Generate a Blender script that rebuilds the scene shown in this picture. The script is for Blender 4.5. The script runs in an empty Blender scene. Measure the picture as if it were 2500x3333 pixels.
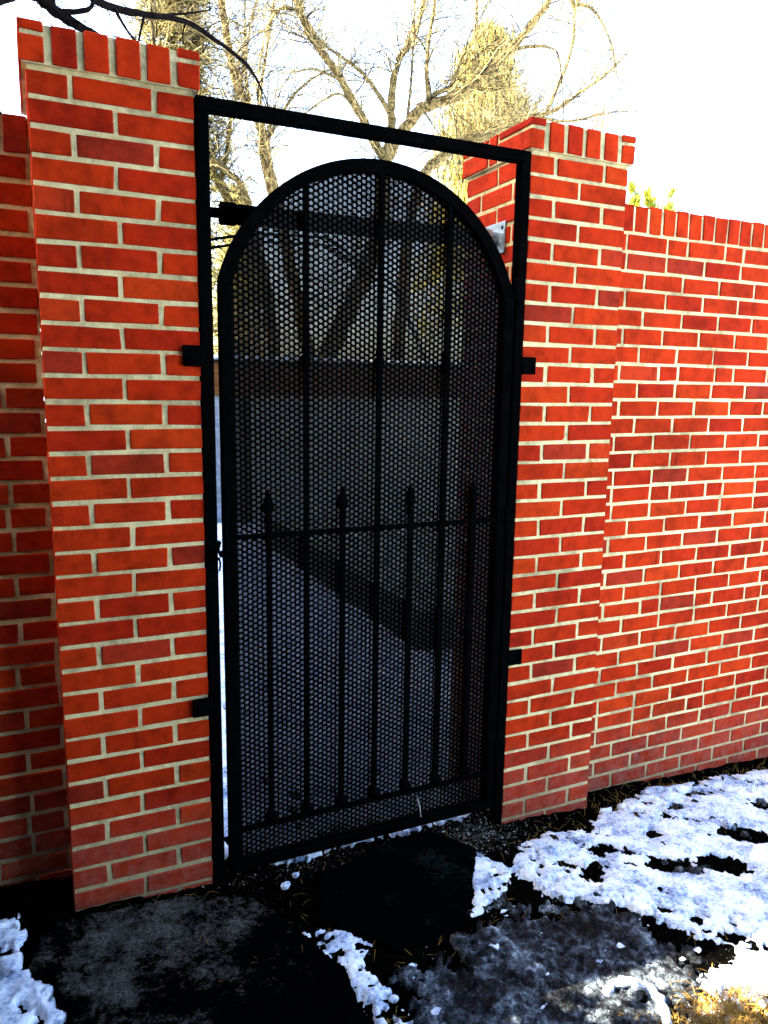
import bpy, bmesh, math, random
import numpy as np
from mathutils import Vector, Matrix

# ---------------------------------------------------------------- camera, sky, sun, exposure
scene = bpy.context.scene
COL = scene.collection
random.seed(7)
rng = np.random.default_rng(7)

H = 2.437                                   # underside of the pillar caps
YAW, PITCH, ROLL = .4308, -.1668, .0155
fw = Vector((math.sin(YAW) * math.cos(PITCH), math.cos(YAW) * math.cos(PITCH), math.sin(PITCH)))
r0 = Vector((math.cos(YAW), -math.sin(YAW), 0)); u0 = r0.cross(fw)
rt = r0 * math.cos(ROLL) + u0 * math.sin(ROLL); up = u0 * math.cos(ROLL) - r0 * math.sin(ROLL)
cam_data = bpy.data.cameras.new('camera')
cam = bpy.data.objects.new('camera', cam_data); COL.objects.link(cam)
M4 = Matrix((rt, up, -fw)).transposed().to_4x4(); M4.translation = Vector((-.0219, -2.1807, H - .7597))
cam.matrix_world = M4
cam_data.sensor_fit = 'VERTICAL'; cam_data.sensor_height = 36.0
cam_data.lens = 2455.4 / 3333 * 36.0
cam_data.clip_start = .05; cam_data.clip_end = 2000
scene.camera = cam

SUN_EL, SUN_TH = math.radians(35), math.radians(17)   # sun behind the wall, low over its left end
world = bpy.data.worlds.new('World'); scene.world = world; world.use_nodes = True
wn = world.node_tree.nodes; wl = world.node_tree.links
for n in list(wn): wn.remove(n)
sky = wn.new('ShaderNodeTexSky'); sky.sky_type = 'NISHITA'; sky.sun_disc = False
sky.sun_elevation = SUN_EL; sky.sun_rotation = math.radians(90) - (math.pi - SUN_TH)
sky.air_density = 1.0; sky.dust_density = 3.5; sky.ozone_density = 1.0
bgn = wn.new('ShaderNodeBackground'); bgn.inputs['Strength'].default_value = .085
wo = wn.new('ShaderNodeOutputWorld')
wl.new(sky.outputs[0], bgn.inputs['Color']); wl.new(bgn.outputs[0], wo.inputs['Surface'])
sun_d = bpy.data.lights.new('sun', 'SUN'); sun_d.energy = 5.0; sun_d.angle = math.radians(.5); sun_d.color = (1, .90, .72)
sun = bpy.data.objects.new('sun', sun_d); COL.objects.link(sun)
ldir = Vector((math.cos(SUN_EL) * math.cos(SUN_TH), -math.cos(SUN_EL) * math.sin(SUN_TH), -math.sin(SUN_EL)))
sun.rotation_euler = ldir.to_track_quat('-Z', 'Y').to_euler(); sun.location = (-6, 4, 9)
vs = scene.view_settings
vs.view_transform = 'Standard'; vs.look = 'None'; vs.gamma = 1.0; vs.use_curve_mapping = False
vs.exposure = 4.4
scene.cycles.max_bounces = 8; scene.cycles.diffuse_bounces = 4; scene.cycles.transparent_max_bounces = 24
scene.cycles.use_denoising = True

# ---------------------------------------------------------------- helpers
def link(o, parent=None):
    COL.objects.link(o)
    if parent is not None: o.parent = parent
    return o

def tag(o, label=None, cat=None, group=None, kind=None):
    for k, v in (('label', label), ('category', cat), ('group', group), ('kind', kind)):
        if v: o[k] = v
    return o

def thing(name, label, cat, loc=(0, 0, 0), group=None):
    o = bpy.data.objects.new(name, None); link(o); o.location = loc; o.empty_display_size = .1
    return tag(o, label, cat, group)

class MB:
    """collects verts and faces of ONE mesh object"""
    def __init__(s): s.v = []; s.f = []
    def box(s, a, b):
        n = len(s.v); x0, y0, z0 = a; x1, y1, z1 = b
        s.v += [(x0, y0, z0), (x1, y0, z0), (x1, y1, z0), (x0, y1, z0), (x0, y0, z1), (x1, y0, z1), (x1, y1, z1), (x0, y1, z1)]
        s.f += [tuple(n + i for i in q) for q in ((3, 2, 1, 0), (4, 5, 6, 7), (0, 1, 5, 4), (1, 2, 6, 5), (2, 3, 7, 6), (3, 0, 4, 7))]
        return s
    def tube(s, pts, rad, sides=6, cap=True):
        n0 = len(s.v); m = len(pts); P = [Vector(p) for p in pts]
        ref = Vector((.31, .17, .93)).normalized()
        for i, p in enumerate(P):
            d = (P[min(i + 1, m - 1)] - P[max(i - 1, 0)])
            d = d.normalized() if d.length > 1e-9 else Vector((0, 0, 1))
            a = d.cross(ref)
            if a.length < 1e-3: a = d.cross(Vector((1, 0, 0)))
            a.normalize(); b = d.cross(a)
            r = rad[i] if hasattr(rad, '__len__') else rad
            for k in range(sides):
                t = 2 * math.pi * k / sides
                s.v.append(tuple(p + a * (r * math.cos(t)) + b * (r * math.sin(t))))
        for i in range(m - 1):
            for k in range(sides):
                k2 = (k + 1) % sides
                s.f.append((n0 + i * sides + k, n0 + i * sides + k2, n0 + (i + 1) * sides + k2, n0 + (i + 1) * sides + k))
        if cap:
            s.f.append(tuple(n0 + k for k in reversed(range(sides)))); s.f.append(tuple(n0 + (m - 1) * sides + k for k in range(sides)))
        return s
    def lathe(s, prof, c, sides=10, axis='z'):
        """prof = [(r, h)], revolved about a vertical axis through c"""
        n0 = len(s.v)
        for r, h in prof:
            for k in range(sides):
                t = 2 * math.pi * (k + .5) / sides
                s.v.append((c[0] + r * math.cos(t), c[1] + r * math.sin(t), c[2] + h))
        for i in range(len(prof) - 1):
            for k in range(sides):
                k2 = (k + 1) % sides
                s.f.append((n0 + i * sides + k, n0 + i * sides + k2, n0 + (i + 1) * sides + k2, n0 + (i + 1) * sides + k))
        s.f.append(tuple(n0 + k for k in reversed(range(sides)))); e = n0 + (len(prof) - 1) * sides
        s.f.append(tuple(e + k for k in range(sides)))
        return s
    def quad(s, *p):
        n = len(s.v); s.v += [tuple(q) for q in p]; s.f.append(tuple(range(n, n + len(p)))); return s
    def mesh(s, name, m, smooth=False, bevel=0):
        me = bpy.data.meshes.new(name); me.from_pydata(s.v, [], s.f); me.update()
        if bevel:
            bm = bmesh.new(); bm.from_mesh(me)
            bmesh.ops.bevel(bm, geom=bm.edges[:], offset=bevel, segments=1, affect='EDGES', profile=.6)
            bm.to_mesh(me); bm.free()
        me.materials.append(m)
        if smooth: me.polygons.foreach_set('use_smooth', [True] * len(me.polygons))
        return me
    def build(s, name, m, parent=None, smooth=False, bevel=0):
        return link(bpy.data.objects.new(name, s.mesh(name, m, smooth, bevel)), parent)

# value noise on numpy arrays
def _h(ix, iy, seed):
    n = (ix.astype(np.int64) * 374761393 + iy.astype(np.int64) * 668265263 + seed * 1442695041) & 0x7fffffff
    n = ((n ^ (n >> 13)) * 1274126177) & 0x7fffffff
    return ((n ^ (n >> 16)) & 0xffff) / 65535.0
def vnoise(x, y, seed=0):
    ix = np.floor(x); iy = np.floor(y); fx = x - ix; fy = y - iy
    u = fx * fx * (3 - 2 * fx); v = fy * fy * (3 - 2 * fy)
    a = _h(ix, iy, seed); b = _h(ix + 1, iy, seed); c = _h(ix, iy + 1, seed); d = _h(ix + 1, iy + 1, seed)
    return (a + (b - a) * u) * (1 - v) + (c + (d - c) * u) * v
def fbm(x, y, f, octs=4, seed=0, gain=.5):
    s = 0; a = 1; t = 0
    for o in range(octs):
        s = s + a * (vnoise(x * f + 17.3 * o, y * f - 9.1 * o, seed + o) - .5); t += a; a *= gain; f *= 2.03
    return s / t * 2          # about -1..1

def poly_sd(x, y, poly):
    """signed distance, positive inside"""
    d = np.full(x.shape, 1e9); ins = np.zeros(x.shape, bool); n = len(poly)
    for i in range(n):
        ax, ay = poly[i]; bx, by = poly[(i + 1) % n]
        ex, ey = bx - ax, by - ay
        t = np.clip(((x - ax) * ex + (y - ay) * ey) / (ex * ex + ey * ey + 1e-12), 0, 1)
        d = np.minimum(d, np.hypot(x - ax - t * ex, y - ay - t * ey))
        c = ((ay > y) != (by > y)) & (x < (bx - ax) * (y - ay) / (by - ay + 1e-15) + ax)
        ins ^= c
    return np.where(ins, d, -d)

# ---------------------------------------------------------------- materials
class Mat:
    def __init__(s, name, rough=.7, spec=.3, metal=0):
        s.m = bpy.data.materials.new(name); s.m.use_nodes = True
        s.t = s.m.node_tree; s.n = s.t.nodes; s.l = s.t.links
        s.b = s.n['Principled BSDF']; s.b.inputs['Roughness'].default_value = rough
        s.b.inputs['Specular IOR Level'].default_value = spec; s.b.inputs['Metallic'].default_value = metal
    def N(s, typ, **kw):
        n = s.n.new('ShaderNode' + typ)
        for k, v in kw.items():
            if k in n.inputs: n.inputs[k].default_value = v
            else: setattr(n, k, v)
        return n
    def val(s, sock, v):
        if hasattr(v, 'is_output') or isinstance(v, bpy.types.NodeSocket): s.l.new(v, sock)
        else: sock.default_value = v
    def math(s, op, a, b=0.0, clamp=False):
        n = s.n.new('ShaderNodeMath'); n.operation = op; n.use_clamp = clamp
        s.val(n.inputs[0], a); s.val(n.inputs[1], b); return n.outputs[0]
    def mix(s, f, a, b, typ='MIX'):
        n = s.n.new('ShaderNodeMix'); n.data_type = 'RGBA'; n.blend_type = typ
        s.val(n.inputs[0], f)
        for i, c in ((6, a), (7, b)):
            s.val(n.inputs[i], c if not isinstance(c, tuple) else (*c, 1)[:4])
        return n.outputs[2]
    def noise(s, vec=None, scale=5, detail=4, rough=.55, out='Fac'):
        n = s.n.new('ShaderNodeTexNoise'); n.inputs['Scale'].default_value = scale
        n.inputs['Detail'].default_value = detail; n.inputs['Roughness'].default_value = rough
        if vec is not None: s.l.new(vec, n.inputs['Vector'])
        return n.outputs[out]
    def ramp(s, f, stops, interp='LINEAR'):
        n = s.n.new('ShaderNodeValToRGB'); e = n.color_ramp.elements; n.color_ramp.interpolation = interp
        while len(e) < len(stops): e.new(.5)
        for i, (p, c) in enumerate(stops):
            e[i].position = p; e[i].color = (*c, 1) if isinstance(c, tuple) else (c, c, c, 1)
        s.val(n.inputs[0], f); return n.outputs[0]
    def coord(s, which='Object'):
        return s.n.new('ShaderNodeTexCoord').outputs[which]
    def pos(s): return s.n.new('ShaderNodeNewGeometry').outputs['Position']
    def scaled(s, vec, sc):
        n = s.n.new('ShaderNodeVectorMath'); n.operation = 'MULTIPLY'; s.l.new(vec, n.inputs[0]); n.inputs[1].default_value = sc; return n.outputs[0]
    def bump(s, h, strength=.3, dist=.004):
        n = s.n.new('ShaderNodeBump'); n.inputs['Strength'].default_value = strength; n.inputs['Distance'].default_value = dist
        s.l.new(h, n.inputs['Height']); s.l.new(n.outputs[0], s.b.inputs['Normal'])
    def color(s, c): s.val(s.b.inputs['Base Color'], (*c, 1) if isinstance(c, tuple) else c)
    def rough(s, v): s.val(s.b.inputs['Roughness'], v)

def m_brick():
    s = Mat('brick', .85, .04)
    oi = s.N('ObjectInfo').outputs['Random']; gi = s.N('NewGeometry').outputs['Random Per Island']
    rnd = s.math('FRACT', s.math('ADD', s.math('MULTIPLY', oi, 3.7), gi))
    p = s.pos()
    off = s.n.new('ShaderNodeVectorMath'); off.operation = 'ADD'; s.l.new(p, off.inputs[0])
    cv = s.N('CombineXYZ'); s.l.new(s.math('MULTIPLY', rnd, 31.0), cv.inputs[0]); s.l.new(s.math('MULTIPLY', rnd, 13.0), cv.inputs[2]); s.l.new(cv.outputs[0], off.inputs[1])
    v = off.outputs[0]
    base = s.ramp(rnd, [(0, (.32, .014, .003)), (.15, (.38, .019, .003)), (.45, (.44, .028, .0035)), (.7, (.40, .022, .003)), (.90, (.47, .036, .004)), (.96, (.36, .027, .009)), (1, (.26, .020, .008))])
    mott = s.ramp(s.noise(v, 22, 5, .6), [(.3, .62), (.55, 1.0), (.8, 1.08)])
    base = s.mix(1, base, mott, 'MULTIPLY')
    grain = s.ramp(s.noise(v, 650, 2, .7), [(.25, .78), (.6, 1.05)])
    base = s.mix(.8, base, grain, 'MULTIPLY')
    streak = s.ramp(s.noise(s.scaled(v, (55, 55, 5)), 1.0, 3, .6), [(.60, 0), (.74, 1)])
    few = s.ramp(s.math('FRACT', s.math('MULTIPLY', rnd, 7.31)), [(.62, 0), (.66, 1)])
    base = s.mix(s.math('MULTIPLY', s.math('MULTIPLY', streak, few), .6), base, (.10, .008, .004))
    soot = s.ramp(s.noise(p, 3.2, 5, .7), [(.34, .50), (.50, .90), (.62, 1.0)])
    base = s.mix(.85, base, soot, 'MULTIPLY')
    # mortar smears along the arrises
    gz = s.N('SeparateXYZ'); s.l.new(s.coord('Generated'), gz.inputs[0])
    ez = s.math('ABSOLUTE', s.math('SUBTRACT', gz.outputs[2], .5)); ex = s.math('ABSOLUTE', s.math('SUBTRACT', gz.outputs[0], .5))
    e = s.math('MAXIMUM', ez, s.math('SUBTRACT', ex, .012))
    rag = s.noise(v, 120, 5, .8)
    sm = s.math('GREATER_THAN', s.math('ADD', e, s.math('MULTIPLY', s.math('SUBTRACT', rag, .5), .75)), .60)
    base = s.mix(s.math('MULTIPLY', sm, .75), base, (.45, .33, .21))
    # salt bloom and splashed dirt on the bottom courses, rare drips elsewhere
    pz = s.N('SeparateXYZ'); s.l.new(p, pz.inputs[0])
    low = s.math('SUBTRACT', 1.0, s.math('MULTIPLY', s.math('SUBTRACT', s.math('ADD', pz.outputs[2], s.math('MULTIPLY', pz.outputs[0], .06)), .10), 2.6), clamp=True)
    bl = s.ramp(s.noise(p, 26, 6, .7), [(.42, 0), (.70, 1)])
    base = s.mix(s.math('MULTIPLY', s.math('MULTIPLY', low, bl), .55), base, (.34, .20, .15))
    drip = s.ramp(s.noise(s.scaled(p, (130, 130, 40)), 1.0, 4, .65), [(.72, 0), (.78, 1)])
    base = s.mix(s.math('MULTIPLY', drip, s.math('ADD', s.math('MULTIPLY', low, .5), .16)), base, (.55, .42, .34))
    base = s.mix(s.math('MULTIPLY', low, .35), base, (.13, .05, .035))
    s.color(base)
    s.bump(s.math('ADD', s.noise(v, 420, 3, .7), s.math('MULTIPLY', s.noise(v, 60, 3, .6), 1.3)), .45, .002)
    return s.m

def m_mortar():
    s = Mat('mortar', .95, .03); p = s.pos()
    c = s.ramp(s.noise(p, 30, 5, .65), [(.3, (.58, .47, .22)), (.55, (.80, .68, .35)), (.75, (.86, .76, .43))])
    pits = s.ramp(s.noise(p, 260, 3, .75), [(.30, 0), (.40, 1)])
    c = s.mix(s.math('MULTIPLY', s.math('SUBTRACT', 1, pits), .55), c, (.12, .10, .06))
    pz = s.N('SeparateXYZ'); s.l.new(p, pz.inputs[0])
    high = s.math('MULTIPLY', s.math('SUBTRACT', pz.outputs[2], 1.75), 1.3, clamp=True)
    moss = s.math('MULTIPLY', s.ramp(s.noise(p, 9, 5, .7), [(.42, 0), (.62, 1)]), s.math('ADD', s.math('MULTIPLY', high, .6), .15))
    c = s.mix(moss, c, (.13, .115, .07))
    c = s.mix(s.ramp(s.noise(p, 4.5, 5, .75), [(.36, .75), (.50, .12), (.6, 0)]), c, (.20, .165, .085))
    low = s.math('SUBTRACT', 1.0, s.math('MULTIPLY', s.math('SUBTRACT', s.math('ADD', pz.outputs[2], s.math('MULTIPLY', pz.outputs[0], .06)), .10), 3.4), clamp=True)
    c = s.mix(s.math('MULTIPLY', low, .8), c, (.17, .13, .085))
    s.color(c)
    s.bump(s.math('ADD', s.noise(p, 330, 4, .75), s.math('MULTIPLY', s.noise(p, 70, 3, .6), 2)), .9, .003)
    return s.m

def m_metal(name, base, rough, dust=.0, metal=0.0):
    s = Mat(name, rough, (.5 if metal else .0), metal); p = s.pos()
    n = s.noise(p, 18, 5, .65)
    c = s.mix(s.ramp(n, [(.45, 0), (.75, 1)]), base, tuple(min(1, x * 2.2 + dust) for x in base))
    s.color(c); s.rough(s.math('ADD', rough - .12, s.math('MULTIPLY', n, .25)))
    s.bump(s.noise(p, 160, 3, .6), .15, .001)
    return s.m

def m_screen():
    """fine woven insert behind the punched sheet: a net too fine to resolve, open between its wires"""
    s = Mat('fine_mesh', .6, .3); s.color((.003, .003, .0032))
    p = s.N('SeparateXYZ'); s.l.new(s.coord('Object'), p.inputs[0])
    pitch = .0029
    def wave(ax, ay):
        a = s.math('ADD', s.math('MULTIPLY', p.outputs[0], ax * 2 * math.pi / pitch), s.math('MULTIPLY', p.outputs[2], ay * 2 * math.pi / pitch))
        return s.math('COSINE', a)
    k = 1 / math.cos(math.pi / 6)
    w = s.math('ADD', s.math('ADD', wave(k, 0), wave(-k * .5, k * math.sqrt(3) / 2)), wave(-k * .5, -k * math.sqrt(3) / 2))
    hole = s.math('GREATER_THAN', w, 2.4)
    tr = s.N('BsdfTransparent'); mx = s.N('MixShader')
    s.l.new(hole, mx.inputs[0]); s.l.new(s.b.outputs[0], mx.inputs[1]); s.l.new(tr.outputs[0], mx.inputs[2])
    s.l.new(mx.outputs[0], s.n['Material Output'].inputs['Surface'])
    return s.m

def m_snow():
    s = Mat('snow', .6, .12); p = s.pos()
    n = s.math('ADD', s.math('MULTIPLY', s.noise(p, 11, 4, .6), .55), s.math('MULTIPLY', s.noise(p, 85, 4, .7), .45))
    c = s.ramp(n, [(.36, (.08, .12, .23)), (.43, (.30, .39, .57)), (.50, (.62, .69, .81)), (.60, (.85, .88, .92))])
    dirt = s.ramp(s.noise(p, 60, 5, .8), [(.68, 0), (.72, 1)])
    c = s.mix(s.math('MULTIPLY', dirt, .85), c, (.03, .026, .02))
    s.color(c)
    s.bump(s.math('ADD', s.noise(p, 90, 5, .7), s.noise(p, 320, 3, .7)), .5, .005)
    return s.m

def m_ice():
    s = Mat('ice', .3, .1); p = s.pos()
    n = s.math('ADD', s.math('MULTIPLY', s.noise(p, 9, 5, .65), .5), s.math('MULTIPLY', s.noise(p, 48, 6, .75), .5))
    c = s.ramp(n, [(.43, (.0008, .0008, .001)), (.48, (.010, .012, .015)), (.53, (.05, .062, .078)), (.59, (.17, .21, .25)), (.65, (.55, .61, .67))])
    s.color(c); s.rough(s.ramp(n, [(.4, .3), (.7, .7)]))
    s.bump(s.math('ADD', s.noise(p, 55, 6, .7), s.noise(p, 200, 3, .6)), 1, .01)
    return s.m

def m_soil():
    s = Mat('soil', .9, .0); p = s.pos()
    c = s.ramp(s.noise(p, 60, 6, .75), [(.35, (.0006, .0005, .0005)), (.60, (.0018, .0016, .0013)), (.70, (.008, .007, .005)), (.76, (.05, .046, .04))])
    s.color(c); s.bump(s.noise(p, 90, 6, .75), 1, .012)
    return s.m

def m_slab(name, dark, pale, lo, hi, sc=9, centre=None, rad=.3):
    s = Mat(name, .85, .0); p = s.pos()
    n = s.math('ADD', s.math('MULTIPLY', s.noise(p, sc, 5, .65), .6), s.math('MULTIPLY', s.noise(p, sc * 7, 5, .8), .4))
    if centre:      # a film of frost lies on one end of the stone only
        d = s.n.new('ShaderNodeVectorMath'); d.operation = 'DISTANCE'; s.l.new(p, d.inputs[0]); d.inputs[1].default_value = centre
        n = s.math('SUBTRACT', n, s.math('MULTIPLY', s.math('POWER', s.math('DIVIDE', d.outputs['Value'], rad), 2.0), .12))
    f = s.ramp(n, [(lo, 0), (hi, 1)])
    fine = s.ramp(s.noise(s.scaled(p, (1, 2.2, 1)), 130, 4, .8), [(.40, .08), (.60, 1)])
    c = s.mix(s.math('MULTIPLY', f, fine), dark, pale)
    s.color(c); s.bump(s.math('ADD', s.noise(p, 45, 6, .7), s.noise(p, 180, 3, .7)), 1, .008)
    return s.m

def m_plain(name, stops, scale, rough=.8, bump=.3, spec=.02, stretch=None):
    s = Mat(name, rough, spec); p = s.coord('Object')
    if stretch: p = s.scaled(p, stretch)
    n = s.noise(p, scale, 5, .65); s.color(s.ramp(n, stops))
    if bump: s.bump(n, bump, .006)
    return s.m

def m_leaf(name, stops):
    s = Mat(name, .7, .15)
    g = s.N('NewGeometry').outputs['Random Per Island']
    c = s.ramp(g, stops); s.color(c)
    tl = s.N('BsdfTranslucent'); s.l.new(c, tl.inputs[0]); mx = s.N('MixShader'); mx.inputs[0].default_value = .35
    s.l.new(s.b.outputs[0], mx.inputs[1]); s.l.new(tl.outputs[0], mx.inputs[2]); s.l.new(mx.outputs[0], s.n['Material Output'].inputs['Surface'])
    return s.m

BRICK = m_brick(); MORTAR = m_mortar()
BLACK = m_metal('black_paint', (.0010, .0010, .0011), .42)
SHEET = m_metal('punched_steel', (.0010, .0010, .0011), .5)
GALV = m_metal('galvanised_steel', (.30, .34, .36), .35, metal=.8)
PANELM = m_metal('blue_grey_sheet', (.10, .13, .18), .45, metal=.3)
SCREEN = m_screen(); SNOW = m_snow(); ICE = m_ice(); SOIL = m_soil()
WHITE_BOARDS = m_plain('white_boarding', [(.3, (.34, .36, .35)), (.6, (.55, .57, .55)), (.8, (.66, .67, .64))], 5, .7, .2, stretch=(.3, 1, 2))
BARK = m_plain('pale_bark', [(.30, (.006, .005, .004)), (.42, (.05, .036, .015)), (.55, (.16, .12, .05)), (.75, (.32, .26, .12))], 26, .9, .8, stretch=(1, 1, .6))  # dark mottles stand in for the shaded parts of the limbs
TWIG = m_leaf('twig_bark', [(0, (.006, .005, .004)), (.34, (.012, .009, .006)), (.45, (.12, .095, .035)), (1, (.42, .35, .16))])
BACKLIT_BARK = m_plain('backlit_bark', [(.3, (.002, .0016, .0016)), (.7, (.008, .006, .006))], 30, .9, .6)  # backlit shade of the near branch put into its bark colour
WOOD = m_plain('brown_board', [(.3, (.06, .022, .008)), (.6, (.14, .06, .02)), (.8, (.20, .10, .035))], 9, .7, .3, stretch=(.3, 1, 3))
TIMBER = m_plain('dark_timber', [(.3, (.005, .0045, .004)), (.7, (.014, .012, .010))], 14, .8, .4)
BED = m_plain('bed_cover', [(.3, (.05, .065, .04)), (.5, (.18, .20, .17)), (.65, (.55, .58, .60))], 9, .9, .8)
SLATE = m_slab('slate', (.0008, .0010, .0010), (.022, .032, .028), .50, .64, 6, (1.15, .05, .1), .55)
STONE = m_slab('frosted_stone', (.0010, .0010, .0012), (.15, .138, .125), .44, .57, 7, (.16, -.14, .14), .48)
STRAW = m_leaf('straw', [(0, (.22, .12, .02)), (.6, (.36, .22, .05)), (1, (.10, .05, .01))])
DRYLEAF = m_plain('dry_leaf', [(.3, (.006, .003, .002)), (.7, (.03, .014, .006))], 60, .8, .3)
GRIT = m_leaf('grit', [(0, (.004, .004, .004)), (.6, (.02, .019, .016)), (.88, (.12, .115, .10)), (1, (.5, .5, .48))])
GOLD = m_leaf('golden_needles', [(0, (.004, .004, .002)), (.30, (.02, .018, .005)), (.45, (.24, .20, .03)), (1, (.44, .37, .09))])  # near-black needles paint shaded gaps into the crown
PINE = m_leaf('pine_needles', [(0, (.004, .004, .002)), (.35, (.02, .018, .006)), (.5, (.26, .21, .05)), (1, (.46, .40, .14))])  # darkest needles stand in for shade between the tufts
LIME = m_leaf('lime_sprays', [(0, (.05, .06, .01)), (.4, (.20, .22, .02)), (1, (.34, .36, .03))])
RUST = m_leaf('rust_twigs', [(0, (.05, .02, .01)), (.6, (.22, .10, .03)), (1, (.35, .22, .09))])
BLOCKER_LEAF = m_leaf('blocker_leaf', [(0, (.004, .006, .003)), (1, (.012, .018, .007))])  # dark leaf for the unseen light-blocking masses and tree

# ---------------------------------------------------------------- ground, snow, ice
def zg(x, y):
    return .148 - .062 * np.clip(x, -1.5, 4.0)

def axis(dense0, dense1, step, mid0, mid1, mstep, far):
    a = list(np.arange(dense0, dense1, step))
    lo = list(np.arange(dense0, mid0, -mstep))[1:]; hi = list(np.arange(dense1, mid1, mstep))
    g = mstep
    def grow(x0, sgn):
        out = []; x = x0; g = mstep
        while abs(x) < far: g *= 1.35; x += sgn * g; out.append(x)
        return out
    return np.array(sorted(grow(mid0, -1) + lo + a + hi + grow(mid1, 1)))

XS = axis(-.5, 3.25, .0095, -1.6, 6, .05, 420); YS = axis(-1.2, .16, .0085, -3.2, 2.0, .05, 420)
GX, GY = np.meshgrid(XS, YS, indexing='ij')

def sheet(name, Z, mask, m, smooth=True):
    """height-field mesh of the quads whose four corners are in mask (None: all)"""
    nx, ny = GX.shape
    idx = np.arange(nx * ny).reshape(nx, ny)
    q = np.stack([idx[:-1, :-1], idx[1:, :-1], idx[1:, 1:], idx[:-1, 1:]], -1).reshape(-1, 4)
    if mask is not None:
        mk = mask.reshape(-1); q = q[mk[q].sum(1) >= 1]
    used = np.unique(q); remap = np.full(nx * ny, -1); remap[used] = np.arange(len(used)); q = remap[q]
    V = np.stack([GX, GY, Z], -1).reshape(-1, 3)[used]
    me = bpy.data.meshes.new(name)
    me.vertices.add(len(V)); me.vertices.foreach_set('co', V.astype(np.float32).ravel())
    me.loops.add(q.size); me.loops.foreach_set('vertex_index', q.astype(np.int32).ravel())
    me.polygons.add(len(q)); me.polygons.foreach_set('loop_start', (np.arange(len(q)) * 4).astype(np.int32)); me.polygons.foreach_set('loop_total', np.full(len(q), 4, np.int32))
    me.update(calc_edges=True); me.materials.append(m)
    if smooth: me.polygons.foreach_set('use_smooth', [True] * len(q))
    return link(bpy.data.objects.new(name, me))

near = np.exp(-(np.maximum(0, np.abs(GX - 1.2) - 3) ** 2 + np.maximum(0, np.abs(GY + .5) - 2) ** 2))
soil_z = zg(GX, GY) + near * (.011 * fbm(GX, GY, 5, 3, 3) + .009 * fbm(GX, GY, 34, 4, 5, .6)) - .004
tag(sheet('ground', soil_z, None, SOIL), 'dark wet earth in front of the brick wall', kind='structure')

MAIN = [(1.44, -.17), (1.55, -.13), (1.65, -.12), (1.77, -.17), (1.93, -.06), (2.1, 0), (2.3, .03), (2.5, .01), (2.73, .01), (2.95, -.03), (4, -.05), (400, 0), (400, -400), (1.0, -400),
        (1.05, -3), (1.12, -1.4), (1.2, -1.03), (1.40, -.97), (1.58, -.88), (1.80, -.80), (1.74, -.72), (1.64, -.64), (1.60, -.53), (1.40, -.42), (1.35, -.30)]
STRIPS = [[(1.29, -.14), (1.34, -.25), (1.30, -.33), (1.18, -.41), (1.08, -.43), (1.14, -.35), (1.25, -.2)],
          [(.60, -.32), (.70, -.36), (.76, -.43), (.71, -.5), (.74, -.58), (.72, -.66), (.80, -.78), (.655, -.78), (.655, -.6), (.67, -.49)],
          [(-400, .2), (-.7, .1), (-.16, -.0), (-.109, -.115), (-.135, -.19), (-.086, -.29), (-.05, -.42), (-.04, -.7), (-.3, -1.1), (-.9, -1.2), (-1.0, -400), (-400, -400)],
          [(.72, .035), (1.0, .05), (1.22, .075), (1.45, .10), (1.48, .45), (.42, .45), (.42, .12), (.55, .04)],
          [(-400, .33), (400, .33), (400, 400), (-400, 400)]]
sd = poly_sd(GX, GY, MAIN)
for s_ in STRIPS: sd = np.maximum(sd, poly_sd(GX, GY, s_))
sd = np.clip(sd, -1, .6)
HOLLOWS = [(1.93, -.435, .10, .045, -25), (2.09, -.475, .12, .045, -25), (2.37, -.37, .10, .04, -25), (2.62, -.22, .06, .03, -10), (1.62, -.36, .06, .03, 20), (1.845, -.225, .026, .017, 10), (1.835, -.32, .022, .012, -20),
           (1.76, -.745, .075, .028, -35), (1.99, -.25, .03, .012, 20), (2.25, -.12, .035, .015, -10), (2.42, -.06, .03, .014, 0), (2.15, -.16, .02, .012, 30), (1.74, -.27, .03, .012, 0), (1.56, -.3, .05, .02, -30)]
hol = np.full(GX.shape, 1e9)
for cx, cy, a, b, rdeg in HOLLOWS:
    c, s_ = math.cos(math.radians(rdeg)), math.sin(math.radians(rdeg))
    u = (GX - cx) * c + (GY - cy) * s_; v = -(GX - cx) * s_ + (GY - cy) * c
    hol = np.minimum(hol, (np.hypot(u / a, v / b) - 1) * b)
edge = near * (.040 * fbm(GX, GY, 8, 3, 11) + .030 * fbm(GX, GY, 42, 4, 21, .65))
fld = np.minimum(sd, hol) + edge
bare = near * (fbm(GX, GY, 30, 4, 41, .6) + .35 * fbm(GX, GY, 9, 2, 47) - .30 - 1.1 * np.clip(sd, 0, .35))     # bare specks where the snow is thin
fld = np.minimum(fld, -bare * .12)
fld = np.where(near < .3, np.where(sd > 0, .1, -.1), fld)
k_ = np.clip(fld / .05, 0, 1)
th = .009 * np.clip(fld / .06, 0, 1) ** .7 + near * k_ * (.008 * fbm(GX, GY, 6, 3, 31) + .0042 * fbm(GX, GY, 50, 4, 33, .7) + .006 * np.abs(fbm(GX, GY, 22, 2, 35)))
snow_z = zg(GX, GY) + np.where(fld > 0, np.maximum(th, .001) + .0035, -.03)
sn = tag(sheet('snow', snow_z, fld > 0, SNOW), 'white crusted snow lying over the ground', kind='stuff')

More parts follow.
